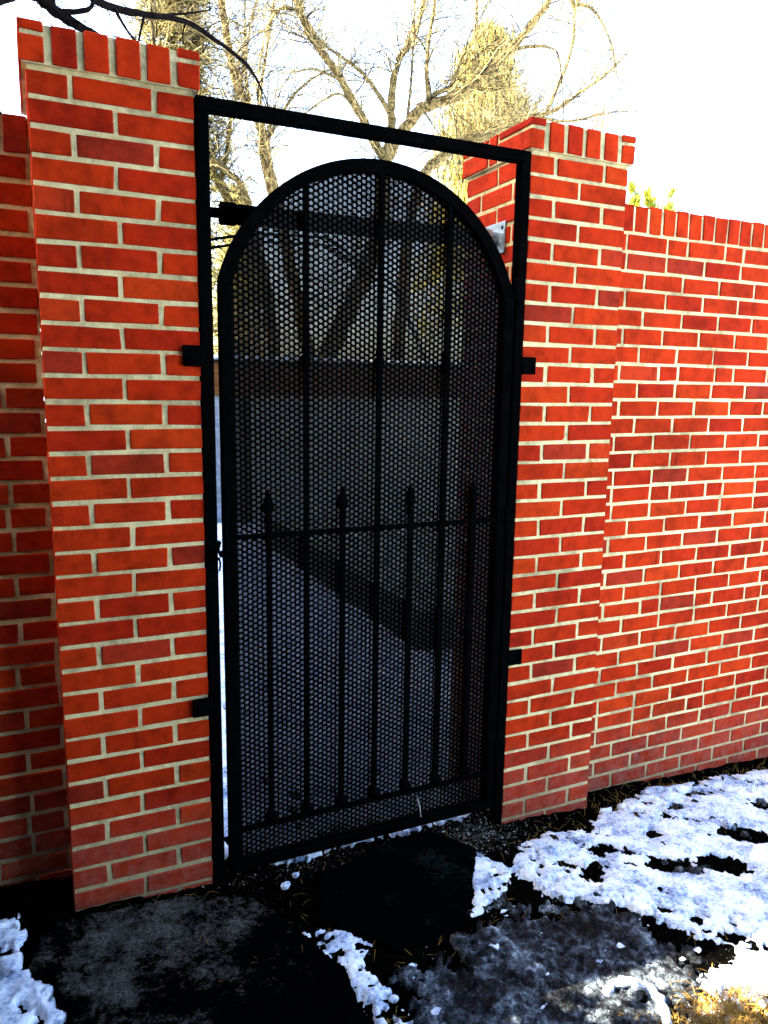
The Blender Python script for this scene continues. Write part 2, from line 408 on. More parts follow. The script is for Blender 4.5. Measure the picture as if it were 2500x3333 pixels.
ICEP = [(1.20, -.36), (1.41, -.38), (1.66, -.52), (1.70, -.66), (1.84, -.78), (1.62, -.9), (1.40, -1.0), (.9, -1.15), (.72, -.8), (.74, -.6), (.80, -.52), (1.02, -.49)]
isd = np.maximum(poly_sd(GX, GY, ICEP), -hol - .0) + near * (.13 * fbm(GX, GY, 6, 4, 51) + .12 * fbm(GX, GY, 30, 4, 57, .7)) - .06
ih = np.clip(isd / .04, 0, 1) * (.004 + .016 * np.abs(fbm(GX, GY, 22, 4, 61, .6)) + .008 * fbm(GX, GY, 70, 2, 63))
tag(sheet('ice', zg(GX, GY) + np.where(isd > .01, ih + .005, -.03), isd > .01, ICE), 'grey trodden ice and slush on the dark earth', kind='stuff')

def slab(name, poly, top, m, label, seed):
    """rough stone: worn outline, uneven face, its rim sunk into the earth"""
    d = poly_sd(GX, GY, poly) + .010 * fbm(GX, GY, 14, 4, seed, .6) + .004 * fbm(GX, GY, 70, 2, seed + 3)
    z = zg(GX, GY) + top + .003 * fbm(GX, GY, 8, 3, seed + 5) + .0035 * fbm(GX, GY, 55, 4, seed + 7, .65) - .03 * np.clip((.012 - d) / .012, 0, 1) ** 2
    return tag(sheet(name, np.where(d > 0, z, zg(GX, GY) - .03), d > 0, m), label, 'paving stone', 'stepping stones before the gate')

slab('stepping_stone', [(.70, -.10), (.98, .0), (1.19, .04), (1.31, -.13), (1.14, -.357), (1.03, -.46), (.82, -.50), (.735, -.40), (.64, -.31)], .016, SLATE, 'dark green slate slab lying right below the black gate', 71)
slab('stepping_stone', [(-.09, -.05), (.31, -.045), (.50, -.13), (.55, -.22), (.61, -.345), (.662, -.49), (.652, -.6), (.645, -.7), (.66, -1.0), (-.03, -1.0), (-.04, -.42), (-.08, -.29), (-.12, -.2)], .012, STONE, 'black rough stone slab with a grey frosted end below the darker pillar', 81)

# ---------------------------------------------------------------- brickwork
C = .0677; BH = .0556                         # course and brick height
BRICKMESH = {}
def brick_mesh(l, d, h, var):
    key = (round(l, 4), round(d, 4), round(h, 4), var)
    if key not in BRICKMESH:
        rr = random.Random(hash(key) & 0xffff)
        mb = MB().box((-l / 2, -d / 2, -h / 2), (l / 2, d / 2, h / 2))
        mb.v = [tuple(c + rr.uniform(-.0016, .0016) for c in v) for v in mb.v]
        BRICKMESH[key] = mb.mesh('brick', BRICK, bevel=.0022)
    return BRICKMESH[key]
rb = random.Random(5)
def brick(parent, x0, x1, y0, y1, z0, z1, name='brick', rz=0):
    o = bpy.data.objects.new(name, brick_mesh(x1 - x0, y1 - y0, z1 - z0, rb.randrange(7)))
    o.location = ((x0 + x1) / 2 + rb.uniform(-.0007, .0007), (y0 + y1) / 2 + rb.uniform(-.0015, .0015), (z0 + z1) / 2 + rb.uniform(-.0013, .0013))
    o.rotation_euler = (rb.uniform(-.005, .005), rb.uniform(-.005, .005), rz + rb.uniform(-.004, .004))
    return link(o, parent)

def mortar_box(name, a, b, parent, seed):
    """mortar body with a slightly lumpy face"""
    bm = bmesh.new(); bmesh.ops.create_cube(bm, size=1)
    for v in bm.verts:
        v.co = Vector(((a[i] if v.co[i] < 0 else b[i]) for i in range(3)))
    me = bpy.data.meshes.new(name); bm.to_mesh(me); bm.free(); me.materials.append(MORTAR)
    return link(bpy.data.objects.new(name, me), parent)

PW = .4056; RCT = 36
def pillar(x0, label, skew):
    t = thing('brick_pillar', label, 'pillar', (x0, 0, 0), 'brick gate pillars')
    mortar_box('mortar', (.003, .003, -.12), (PW - .003, PW - .003, H + .005), t, 1)
    j = .013
    for k in range(RCT + 2):
        z1 = H - C * k - .0105; z0 = z1 - BH
        if k % 2 == 0:                         # half, full, half on the front
            for sx, xa in ((0, 0), (1, PW - .095)):
                brick(t, xa, xa + .095, 0, .19, z0, z1)
                brick(t, xa, xa + .095, .203, PW, z0, z1)
            brick(t, .108 + rb.uniform(-.001, .001), PW - .108, 0, .095, z0, z1)
            brick(t, .108, PW - .108, PW - .095, PW, z0, z1)
        else:
            c = PW / 2 + rb.uniform(-.003, .003)
            for ya in (0, PW - .095):
                brick(t, 0, c - .0055, ya, ya + .095, z0, z1); brick(t, c + .0055, PW, ya, ya + .095, z0, z1)
            for xa in (0, PW - .095): brick(t, xa, xa + .095, .108, PW - .108, z0, z1)
    # cap: rowlocks between split corner bricks, standing a little proud
    e = .014; zb = H + .004; zt = zb + .092
    cap = mortar_box('cap_mortar', (-e + .005, -e + .005, zb - .003), (PW + e - .005, PW + e - .005, zt - .006), t, 2)
    W = PW + 2 * e; cw = .057; n = 4; g = (W - 2 * cw - n * .0575) / (n + 1)
    def capb(xa, xb, ya, yb, za, zc): brick(t, xa, xb, ya, yb, za, zc, 'cap_brick')
    for ya, yb in ((-e, .09), (PW - .09, PW + e)):
        for i in range(n):
            xa = -e + cw + g + i * (.0575 + g); capb(xa, xa + .0575, ya, yb, zb, zt - rb.uniform(0, .004))
    for xa, xb in ((-e, -e + cw), (PW + e - cw, PW + e)):
        for ya, yb in ((-e, .178), (.25, PW + e)):
            capb(xa, xb, ya, yb, zb, zb + .059); capb(xa, xb, ya, yb, zb + .070, zt)
        capb(xa, xb, .190, .238, zb, zt)
    # centre of the cap top
    for i in range(3):
        capb(-e + cw + .012, PW + e - cw - .012, .10 + i * .07, .158 + i * .07, zb + .03, zt - .004)
    return t
pillar(0, 'darker brick gate pillar beside the deep shaded wall corner', -.0)
pillar(1.488, 'bright red brick gate pillar joined to the long sunnier wall', 0)

def wall(label, xa, xb, near_a, near_b, phase, flip, Y0W=.1015, ZW=2.345):
    """a run of wall from xa to xb; bricks in near_a..near_b are pieces, the rest one mesh"""
    Y1W = Y0W + .202
    t = thing('brick_wall', label, 'wall', ((xa if not flip else xb), 0, 0), 'brick garden walls')
    ox = t.location.x
    mortar_box('mortar', (xa - ox, Y0W + .003, -.5), (xb - ox, Y1W - .0045, ZW - .006), t, 3)
    rest = MB()
    def put(x0, x1, y0, y1, z0, z1, name='brick'):
        x0 = max(x0, xa); x1 = min(x1, xb)
        if x1 - x0 < .012: return
        m = (x0 + x1) / 2
        if near_a < m < near_b: brick(t, x0 - ox, x1 - ox, y0, y1, z0, z1, name)
        else: rest.box((x0 - ox, y0 + rb.uniform(-.001, .001), z0), (x1 - ox, y1, z1))
    P = .197; jt = .012
    nb = int((xb - xa) / .0677) + 2
    x = xa + .004 if not flip else xb - .004
    for i in range(nb):
        w = .0585 + rb.uniform(-.002, .002)
        x0, x1 = (x, x + w) if not flip else (x - w, x)
        put(x0, x1, Y0W, Y1W, ZW - .0945 + rb.uniform(-.001, .001), ZW + rb.uniform(-.004, .002), 'coping_brick')
        x += (w + .0095) * (-1 if flip else 1)
    for k in range(41):
        z1 = ZW - .095 - C * k - .0105; z0 = z1 - BH
        if k % 7 == 0:                          # a course of alternating headers
            x = 0.012 if k else .012; full = False; first = True
        else:
            x = (.012 if k % 2 == 0 else (-.078 if not flip else -.09)); full = True
        x += rb.uniform(-.004, .004) + phase
        while x < xb - xa:
            w = (.185 if full else .0915) + rb.uniform(-.003, .003)
            if k % 7 == 0: full = not full
            a, b = (xa + x, xa + x + w) if not flip else (xb - x - w, xb - x)
            put(a, b, Y0W, Y0W + .092, z0, z1)
            x += w + jt
    if rest.v: tag(rest.build('bricks', BRICK, t), kind='stuff')
    return t
wall('long brick wall with upright coping bricks beside the brighter pillar', 1.488 + PW, 14, 0, 3.35, 0, False)
wall('shadowed brick wall running off from the darker pillar', -9, 0, -.62, 9, .0, True, .175, 2.368)

# ---------------------------------------------------------------- black steel gate frame
FX0, FX1, FT = .4085, 1.4855, 2.431
fr = thing('gate_frame', 'black square tube frame bolted between the two pillars', 'gate frame', (FX0, 0, .05))
def at(o): return Vector(o.location)
def part(mb, name, m, par, smooth=False, bevel=0):
    L = at(par); mb.v = [tuple(Vector(v) - L) for v in mb.v]
    return mb.build(name, m, par, smooth, bevel)
part(MB().box((FX0, -.006, .04), (FX0 + .034, .034, FT - .034)), 'post', BLACK, fr, bevel=.003)
part(MB().box((FX1 - .034, -.006, -.05), (FX1, .034, FT - .034)), 'post', BLACK, fr, bevel=.003)
part(MB().box((FX0, -.0065, FT - .0338), (FX1, .0345, FT)), 'top_rail', BLACK, fr, bevel=.003)
for xa, xb in ((.355, FX0 + .004), (FX1 - .004, 1.538)):
    for zc in (1.749, .710):
        tb = part(MB().box((xa, -.012, zc - .029), (xb, -.0035, zc + .029)), 'mounting_tab', BLACK, fr, bevel=.003)
        xm = (xa + .016) if xa < 1 else (xb - .016)
        mbb = MB().lathe([(.0055, -.002), (.0055, .004), (.003, .006)], (0, 0, 0), 8)
        mbb.v = [(v[0] + xm, -.013 - v[2], v[1] + zc - .006) for v in mbb.v]
        L = at(fr); mbb.v = [tuple(Vector(v) - L) for v in mbb.v]; mbb.build('bolt', BLACK, tb)
part(MB().box((1.478, .036, 2.15), (1.4885, .060, 2.235)), 'side_tab', BLACK, fr, bevel=.002)

# ---------------------------------------------------------------- arched gate leaf
GX0, GX1, GZB, GZS, GZT = .4625, 1.4455, .128, 1.955, 2.338
XC = (GX0 + GX1) / 2; HALF = (GX1 - GX0) / 2; RISE = GZT - GZS
RA = (HALF ** 2 + RISE ** 2) / (2 * RISE); ZC = GZT - RA
gate = thing('garden_gate', 'tall black arched steel gate with punched mesh and spear topped bars', 'gate', (XC, .015, GZB))
def gpart(mb, name, m, par=None, smooth=False, bevel=0):
    L = at(gate); mb.v = [tuple(Vector(v) - L) for v in mb.v]
    return mb.build(name, m, par or gate, smooth, bevel)
FY0, FY1 = -.004, .036
gpart(MB().box((GX0, FY0, GZB), (GX0 + .036, FY1, GZS)), 'stile', BLACK, bevel=.003)
gpart(MB().box((GX1 - .036, FY0, GZB), (GX1, FY1, GZS)), 'stile', BLACK, bevel=.003)
gpart(MB().box((GX0 + .036, FY0 + .002, GZB), (GX1 - .036, FY1 - .002, GZB + .036)), 'bottom_rail', BLACK, bevel=.003)
amax = math.asin(HALF / RA); mb = MB(); NS = 48
for i in range(NS + 1):
    a = -amax + 2 * amax * i / NS; s_, c = math.sin(a), math.cos(a)
    for rr_, yy in ((RA, FY0), (RA, FY1), (RA - .036, FY1), (RA - .036, FY0)):
        mb.v.append((XC + rr_ * s_, yy, ZC + rr_ * c))
for i in range(NS):
    for k in range(4): mb.f.append((4 * i + k, 4 * i + (k + 1) % 4, 4 * i + 4 + (k + 1) % 4, 4 * i + 4 + k))
mb.f += [(0, 1, 2, 3), tuple(4 * NS + k for k in (3, 2, 1, 0))]
gpart(mb, 'arched_rail', BLACK)
gpart(MB().box((GX0 + .036, .0015, 1.214), (GX1 - .036, .0135, 1.2275)), 'middle_rail', BLACK)
gpart(MB().box((GX0 + .036, .001, .262), (GX1 - .036, .0145, .277)), 'lower_rail', BLACK)
BARS = [.598, .7185, .839, .959, 1.077, 1.1965, 1.316]
for i, bx in enumerate(BARS):
    longb = i % 2 == 1
    ztop = (ZC + math.sqrt((RA - .03) ** 2 - (bx - XC) ** 2)) if longb else 1.262
    b = gpart(MB().box((bx - .0068, -.001, .277), (bx + .0068, .0125, ztop)), 'bar', BLACK)
    gpart(MB().lathe([(.012, -.018), (.019, -.010), (.021, 0), (.018, .010), (.010, .018), (.0085, .026)], (bx, .004, .300), 10), 'ball_foot', BLACK, b, smooth=True)
    if longb:
        gpart(MB().lathe([(.0085, -.032), (.013, -.029), (.013, -.021), (.0085, -.019), (.0085, -.013), (.0155, -.010), (.0155, .010), (.0085, .013), (.0085, .019), (.013, .021), (.013, .029), (.0085, .032)], (bx, .0055, 1.75), 8), 'collar', BLACK, b)
    else:
        gpart(MB().lathe([(.0085, 0), (.013, .003), (.013, .012), (.008, .016), (.008, .022), (.019, .040), (.016, .060), (.0075, .085), (.001, .100)], (bx, .0055, 1.262), 8), 'spear_tip', BLACK, b)
# punched sheet: staggered round holes, real edges
pitch = .0175; rh = .0060; YS0, YS1 = .0165, .0182
def inside(x, z, m):
    if x < GX0 + m or x > GX1 - m or z < GZB + m: return False
    return z < GZS or math.hypot(x - XC, z - ZC) < RA - m
mb = MB(); colw = pitch * math.sqrt(3) / 2; nc = int((GX1 - GX0) / colw) + 2; nr = int((GZT - GZB) / pitch) + 2
key = {}
def vert(x, y, z):
    k = (round(x, 5), y, round(z, 5))
    if k not in key: key[k] = len(mb.v); mb.v.append((x, y, z))
    return key[k]
hexr = pitch / math.sqrt(3)
for c in range(nc):
    for r in range(nr):
        x = GX0 + .004 + c * colw; z = GZB + .004 + r * pitch + (pitch / 2 if c % 2 else 0)
        if not inside(x, z, .012): continue
        hx = [vert(x + hexr * math.cos(math.pi / 3 * k), YS0, z + hexr * math.sin(math.pi / 3 * k)) for k in range(6)]
        if not inside(x, z, .022):
            mb.f.append(tuple(hx)); continue
        n0 = len(mb.v)
        for y in (YS0, YS1):
            for k in range(12): mb.v.append((x + rh * math.cos(math.pi / 6 * k), y, z + rh * math.sin(math.pi / 6 * k)))
        for k in range(6):
            k2 = (k + 1) % 6
            mb.f.append((hx[k], hx[k2], n0 + (2 * k + 2) % 12, n0 + 2 * k + 1, n0 + 2 * k))
        for k in range(12):
            k2 = (k + 1) % 12; mb.f.append((n0 + k, n0 + k2, n0 + 12 + k2, n0 + 12 + k))
gpart(mb, 'punched_sheet', SHEET)
mb = MB(); outline = [(GX0 + .01, GZB + .01), (GX1 - .01, GZB + .01), (GX1 - .01, GZS)]
for i in range(33):
    a = amax - 2 * amax * i / 32; outline.append((XC + (RA - .012) * math.sin(a) * .985, ZC + (RA - .012) * math.cos(a)))
outline.append((GX0 + .01, GZS)); mb.v = [(x, .0215, z) for x, z in outline]; mb.f = [tuple(range(len(outline)))]
gpart(mb, 'mesh_screen', SCREEN)
for zc in (2.0, 1.225, .36):
    h = gpart(MB().lathe([(.006, -.035), (.0075, -.033), (.0075, -.001), (.006, 0), (.0075, .001), (.0075, .033), (.006, .035)], (1.4485, -.005, zc), 8), 'hinge', BLACK)
gpart(MB().box((GX0 - .012, .002, 1.165), (GX0 + .02, .010, 1.185)), 'latch_tongue', BLACK)

w = thing('wire_tie', 'twisted black wire tying the gate to its frame', 'wire', (FX0 + .034, -.008, 1.17))
mbw = MB(); pts = [(-.036, .0, -.01), (-.02, -.004, .0), (.0, -.006, .02), (.006, -.006, .045), (.002, -.004, .05), (-.002, -.004, .03), (.004, -.004, .004), (.012, -.001, .001), (.03, .001, .004), (.05, .001, .008)]
mbw.tube(pts, .0035, 6); mbw.tube([(.0, -.004, .0), (.004, -.006, -.02), (.001, -.006, -.04)], .0032, 6)
mbw.build('wire', BLACK, w)

# telescopic tube across the opening behind the leaf
bar = thing('security_bar', 'thick black telescopic tube crossing the opening behind the gate top', 'bar', (1.488, .2, 2.19))
def bpart(mb, name, m, **k):
    L = at(bar); mb.v = [tuple(Vector(v) - L) for v in mb.v]; return mb.build(name, m, bar, **k)
bpart(MB().tube([(1.470, .2, 2.190), (.53, .2, 2.180)], .030, 16), 'outer_tube', BLACK)
bpart(MB().tube([(.56, .2, 2.180), (.515, .2, 2.180)], .0335, 16), 'end_collar', BLACK)
bpart(MB().tube([(.53, .2, 2.180), (.408, .2, 2.179)], .0155, 12), 'inner_tube', BLACK)
bpart(MB().tube([(1.487, .2, 2.19), (1.425, .2, 2.19)], .034, 16), 'socket', GALV)
pl = bpart(MB().box((1.480, .128, 2.138), (1.4872, .272, 2.242)), 'wall_plate', GALV, bevel=.002)
for yy in (.143, .257):
    m_ = MB().tube([(1.4805, yy, 2.221), (1.4788, yy, 2.221)], .0062, 10); L = at(bar); m_.v = [tuple(Vector(v) - L) for v in m_.v]; m_.build('bolt_hole', BLACK, pl)

# ---------------------------------------------------------------- yard behind the wall
sh = thing('garden_shed', 'white boarded shed under a brown fascia seen through the gate mesh', 'shed', (1.7, 6.5, .05))
def spart(mb, name, m, par=None, **k):
    L = at(sh); mb.v = [tuple(Vector(v) - L) for v in mb.v]; return mb.build(name, m, par or sh, **k)
for i in range(3):
    spart(MB().box((1.55, 6.5, 1.535 + i * .122), (6.6, 6.53, 1.652 + i * .122)), 'fascia_board', WOOD)
spart(MB().box((1.5, 6.46, 1.905), (6.7, 7.5, 1.93)), 'roof_panel', TIMBER)
spart(MB().box((1.52, 6.47, 1.933), (6.65, 7.48, 1.985)), 'snow_cover', SNOW, bevel=.02)
for xa in (1.62, 1.80, 1.98): spart(MB().box((xa, 6.565, .0), (xa + .172, 6.58, 1.53)), 'metal_panel', PANELM, bevel=.004)
for i in range(8): spart(MB().box((2.25, 6.60 + .004 * (i % 2), -.05 + i * .2), (6.5, 6.63, .145 + i * .2)), 'wall_board', WHITE_BOARDS)
for xa, ya in ((2.16, 6.56), (6.45, 6.56)): spart(MB().box((xa, ya, -.1), (xa + .085, ya + .085, 1.90)), 'post', TIMBER)
spart(MB().box((1.62, 6.64, -.1), (6.5, 7.4, 1.9)), 'shed_body', TIMBER)

rbx = thing('raised_bed', 'dark timber edged raised bed seen low through the gate', 'planter', (2.1, 1.85, 0))
def rpart(mb, name, m): 
    L = at(rbx); mb.v = [tuple(Vector(v) - L) for v in mb.v]; return mb.build(name, m, rbx)
for i in range(2):
    rpart(MB().box((2.08, 1.85, .0 + i * .125), (2.16, 5.4, .12 + i * .125)), 'timber', TIMBER)
    rpart(MB().box((2.162, 1.852, .0 + i * .125), (6, 1.93, .12 + i * .125)), 'timber', TIMBER)
    rpart(MB().box((2.162, 5.32, .0 + i * .125), (6, 5.398, .12 + i * .125)), 'timber', TIMBER)
n0 = 24; mb = MB()
for i in range(n0 + 1):
    for k in range(n0 + 1):
        x = 2.16 + (6 - 2.16) * i / n0; y = 1.93 + (5.32 - 1.93) * k / n0; mb.v.append((x, y, .23 + .05 * random.random()))
for i in range(n0):
    for k in range(n0): a = i * (n0 + 1) + k; mb.f.append((a, a + n0 + 1, a + n0 + 2, a + 1))
rpart(mb, 'planting', BED)

# ---------------------------------------------------------------- trees
LIMBS = {
 'main': [
  [(3.72,8.62,0.78,0.17),(3.85,8.62,1.47,0.158),(3.96,8.62,2.08,0.15),(4.25,8.62,2.63,0.142),(4.54,8.62,3.25,0.135),(4.74,8.62,3.74,0.128),(4.84,8.62,4.34,0.121),(4.87,8.62,4.96,0.115)],
  [(4.87,8.62,4.96,0.072),(4.6,8.56,5.26,0.064),(4.4,8.51,5.52,0.058),(4.09,8.45,5.88,0.053),(3.83,8.39,6.11,0.048),(3.58,8.33,6.33,0.044),(3.4,8.28,6.67,0.039),(3.27,8.22,7.11,0.035)],
  [(3.84,8.42,6.12,0.035),(3.56,8.28,6.42,0.029),(3.29,8.14,6.49,0.024),(3.06,8.0,6.36,0.02),(2.86,7.86,6.02,0.016),(2.73,7.72,5.52,0.012)],
  [(4.87,8.62,4.96,0.066),(4.99,8.68,5.47,0.059),(5.01,8.73,5.94,0.055),(5.14,8.79,6.42,0.05),(5.31,8.85,6.66,0.046),(5.49,8.91,6.97,0.042),(5.62,8.96,7.4,0.039),(5.72,9.02,8.01,0.035)],
  [(4.97,8.62,5.55,0.038),(4.81,8.8,5.93,0.031),(4.62,8.98,6.24,0.026),(4.4,9.16,6.45,0.022),(4.1,9.34,6.71,0.018),(3.87,9.52,7.15,0.014)],
  [(4.87,8.62,4.96,0.095),(5.1,8.52,5.35,0.086),(5.31,8.42,5.64,0.08),(5.45,8.32,5.71,0.074),(5.93,8.22,5.92,0.069),(6.17,8.12,6.15,0.064),(6.42,8.02,6.38,0.059),(6.73,7.92,6.74,0.054),(7.04,7.82,7.16,0.049),(7.15,7.72,7.45,0.045)],
  [(5.31,8.42,5.64,0.045),(5.53,8.34,5.87,0.037),(5.76,8.27,6.01,0.032),(5.82,8.19,6.27,0.027),(5.89,8.12,6.44,0.022)],
  [(5.16,8.52,5.4,0.022),(5.26,8.59,6.06,0.018),(5.31,8.65,6.72,0.015),(5.36,8.72,7.49,0.012)],
  [(5.41,8.32,5.78,0.036),(5.39,8.35,6.37,0.028),(5.52,8.39,7.14,0.022),(5.56,8.42,7.47,0.016)],
  [(6.03,8.12,6.06,0.03),(6.06,8.12,6.66,0.022),(6.04,8.12,7.38,0.016)],
  [(6.07,8.02,6.08,0.024),(6.45,7.99,6.0,0.019),(6.57,7.95,5.69,0.015),(6.74,7.92,5.42,0.012)],
  [(6.5,7.92,6.48,0.028),(6.88,7.89,6.6,0.021),(7.27,7.85,6.6,0.015),(7.37,7.82,6.28,0.01)],
  [(4.08,8.42,5.87,0.024),(3.8,8.32,5.86,0.018),(3.6,8.22,5.84,0.014),(3.34,8.12,5.73,0.01)],
  [(4.52,8.62,5.44,0.02),(4.14,8.49,5.69,0.016),(3.82,8.37,5.54,0.013),(3.44,8.24,5.24,0.01),(3.08,8.12,5.07,0.008)],
  [(3.85,8.62,1.47,0.1),(3.7,8.65,2.14,0.096),(3.58,8.69,2.61,0.094),(3.44,8.72,3.32,0.091),(3.26,8.75,4.13,0.089),(3.11,8.79,4.74,0.087),(3.09,8.82,5.05,0.085)],
  [(3.09,8.82,5.05,0.075),(3.02,8.79,5.25,0.068),(2.91,8.76,5.37,0.062),(2.69,8.73,5.68,0.057),(2.62,8.71,5.95,0.053),(2.56,8.68,6.21,0.048),(2.49,8.65,6.63,0.044),(2.44,8.62,6.94,0.04)],
  [(3.1,8.82,4.93,0.03),(3.31,8.87,5.34,0.023),(3.6,8.92,5.77,0.019),(3.97,8.97,6.09,0.014),(4.2,9.02,6.21,0.01)],
  [(3.12,8.82,4.87,0.028),(2.99,8.69,5.42,0.023),(3.06,8.57,6.04,0.019),(3.13,8.44,6.57,0.015),(3.11,8.32,6.84,0.012)],
  [(2.9,8.72,5.36,0.026),(2.83,8.79,5.9,0.019),(2.92,8.85,6.46,0.014),(3.08,8.92,6.98,0.01)],
 ],
 'far': [
  [(3.5,9.62,1.15,0.1),(3.39,9.59,2.59,0.091),(3.21,9.57,3.55,0.084),(2.93,9.54,4.05,0.077),(2.62,9.52,4.54,0.071),(2.48,9.49,4.77,0.066),(2.33,9.47,5.37,0.06),(2.31,9.44,6.33,0.055),(2.29,9.42,7.03,0.05)],
  [(3.2,9.52,3.54,0.06),(3.06,9.38,4.1,0.052),(2.86,9.24,4.5,0.046),(2.63,9.1,4.63,0.04),(2.34,8.96,4.72,0.035),(2.06,8.82,4.73,0.03)],
  [(2.59,9.42,4.51,0.045),(2.68,9.32,4.94,0.036),(2.73,9.22,5.42,0.029),(2.85,9.12,5.83,0.024),(2.9,9.02,6.52,0.018)],
  [(2.47,9.42,4.75,0.05),(2.1,9.32,5.17,0.042),(1.78,9.22,5.57,0.036),(1.67,9.12,6.15,0.03),(1.64,9.02,6.72,0.025)],
 ],
 'right': [
  [(4.89,8.22,1.21,0.11),(5.05,8.37,2.59,0.099),(5.21,8.52,3.83,0.09),(5.54,8.67,4.83,0.083),(5.89,8.82,5.14,0.076),(6.38,8.97,5.48,0.069),(6.99,9.12,5.78,0.062),(7.43,9.27,6.01,0.056),(7.99,9.42,6.25,0.05)],
  [(7.99,9.42,6.25,0.045),(8.54,9.52,6.47,0.034),(9.2,9.62,6.93,0.026),(9.78,9.72,7.33,0.019),(10.26,9.82,7.76,0.012)],
  [(6.92,9.02,5.74,0.04),(6.43,8.92,5.61,0.027),(5.97,8.82,5.32,0.018)],
  [(7.99,9.42,6.25,0.028),(8.83,9.49,6.32,0.021),(9.59,9.55,6.58,0.015),(10.12,9.62,6.72,0.01)],
  [(8.28,9.42,6.36,0.035),(8.63,9.32,7.29,0.029),(8.61,9.22,7.83,0.025),(8.47,9.12,8.05,0.021),(8.06,9.02,8.13,0.018)],
  [(8.55,9.22,8.03,0.032),(8.93,9.15,8.01,0.023),(9.31,9.09,7.55,0.016),(9.39,9.02,7.1,0.01)],
 ],
 'near': [
  [(-0.9,2.02,1.91,0.07),(-0.74,2.06,2.48,0.06),(-0.51,2.11,2.95,0.053),(-0.25,2.15,3.33,0.046),(-0.03,2.2,3.52,0.04),(0.09,2.24,3.54,0.034),(0.18,2.29,3.5,0.028),(0.28,2.33,3.47,0.023),(0.39,2.37,3.45,0.017),(0.49,2.42,3.41,0.012)],
  [(-0.03,2.22,3.53,0.03),(0.25,2.32,3.66,0.026),(0.38,2.42,3.65,0.023),(0.48,2.52,3.67,0.02),(0.65,2.62,3.71,0.018),(0.9,2.72,3.76,0.016),(1.11,2.82,3.73,0.013),(1.31,2.92,3.67,0.011),(1.42,3.02,3.61,0.009)],
  [(0.47,2.42,3.63,0.01),(0.54,2.47,3.55,0.007),(0.6,2.52,3.51,0.005)],
  [(0.64,2.52,3.67,0.008),(0.61,2.52,3.55,0.006),(0.6,2.52,3.5,0.004)],
  [(0.68,2.52,3.67,0.009),(0.88,2.62,3.76,0.006),(1.04,2.72,3.85,0.004)],
  [(0.18,2.32,3.51,0.018),(0.33,2.32,3.55,0.012),(0.38,2.32,3.65,0.008)],
  [(-0.53,2.22,2.99,0.025),(-0.22,2.29,3.08,0.017),(-0.09,2.35,2.98,0.011),(0.01,2.42,2.87,0.006)],
  [(0.9,2.72,3.76,0.006),(0.89,2.77,3.69,0.004),(0.93,2.82,3.63,0.003)],
 ],
}
def limb_tree(name, label, limbs, bark, twig, ntw, reach, group, seed, lv2=3, rmax=.011, droop=-.15):
    rr = random.Random(seed)
    base = limbs[0][0]
    t = thing(name, label, 'tree', (base[0], base[1], 0), group); L = at(t)
    tw = MB()
    def grow(p, d, ln, r, level):
        pts = [p]; q = Vector(p); d = Vector(d).normalized(); n = 5 if level == 0 else 4
        for i in range(n):
            d = (d + Vector((rr.uniform(-.32, .32), rr.uniform(-.32, .32), rr.uniform(-.28, .30) + droop * i / n))).normalized()
            q = q + d * (ln / n); pts.append(tuple(q))
        rad = [r * (1 - .72 * i / n) for i in range(n + 1)]
        tw.tube([tuple(Vector(a) - L) for a in pts], rad, 4 if r > .006 else 3, cap=False)
        if level < 2:
            for _ in range(lv2 if level == 0 else 2):
                i = rr.randrange(1, n + 1); dd = (Vector(pts[i]) - Vector(pts[i - 1])).normalized() + Vector((rr.gauss(0, .7), rr.gauss(0, .7), rr.gauss(.1, .6)))
                grow(pts[i], dd, ln * rr.uniform(.35, .7), max(r * .5, .0022), level + 1)
    for li, lb in enumerate(limbs):
        P = [Vector(p[:3]) for p in lb]; R = [p[3] for p in lb]
        # smooth the path
        pts = []; rad = []
        for i in range(len(P) - 1):
            p0 = P[max(i - 1, 0)]; p1 = P[i]; p2 = P[i + 1]; p3 = P[min(i + 2, len(P) - 1)]
            for k in range(5):
                u = k / 5
                q = .5 * ((2 * p1) + (p2 - p0) * u + (2 * p0 - 5 * p1 + 4 * p2 - p3) * u * u + (3 * p1 - p0 - 3 * p2 + p3) * u ** 3)
                r = R[i] + (R[i + 1] - R[i]) * u
                pts.append(q + Vector((rr.uniform(-1, 1), rr.uniform(-1, 1), rr.uniform(-1, 1))) * r * .16); rad.append(r * rr.uniform(.9, 1.1))
        pts.append(P[-1]); rad.append(R[-1])
        if li == 0:                                # root the trunk
            pts.insert(0, Vector((pts[0].x, pts[0].y, -.2))); rad.insert(0, rad[0] * 1.25)
        MB().tube([tuple(p - L) for p in pts], rad, 9).build('trunk' if li == 0 else 'limb', bark, t, smooth=True)
        lenw = sum((pts[i + 1] - pts[i]).length for i in range(len(pts) - 1))
        n = int(ntw * lenw)
        for _ in range(n):
            i = rr.randrange(len(pts) // 4 if li else len(pts) // 2, len(pts)); d = (pts[i] - pts[max(i - 1, 0)]).normalized()
            dd = d * .5 + Vector((rr.gauss(0, .8), rr.gauss(0, .8), rr.gauss(.25, .6)))
            grow(tuple(pts[i]), dd, reach * rr.uniform(.3, 1.0), min(rad[i] * .4, rmax) * rr.uniform(.4, 1), 0)
        # end fan
        for _ in range(4):
            d = (pts[-1] - pts[-3]).normalized(); grow(tuple(pts[-1]), d + Vector((rr.gauss(0, .4), rr.gauss(0, .4), rr.gauss(0, .4))), reach * rr.uniform(.5, 1), min(rad[-1] * .7, rmax), 0)
    o = tw.build('twigs', twig, t); o['kind'] = 'stuff'
    return t
BG = 'bare trees in the yard'
limb_tree('bare_tree', 'big pale many stemmed bare tree rising above the gate arch', LIMBS['main'], BARK, TWIG, 28, 1.25, BG, 1, rmax=.011)
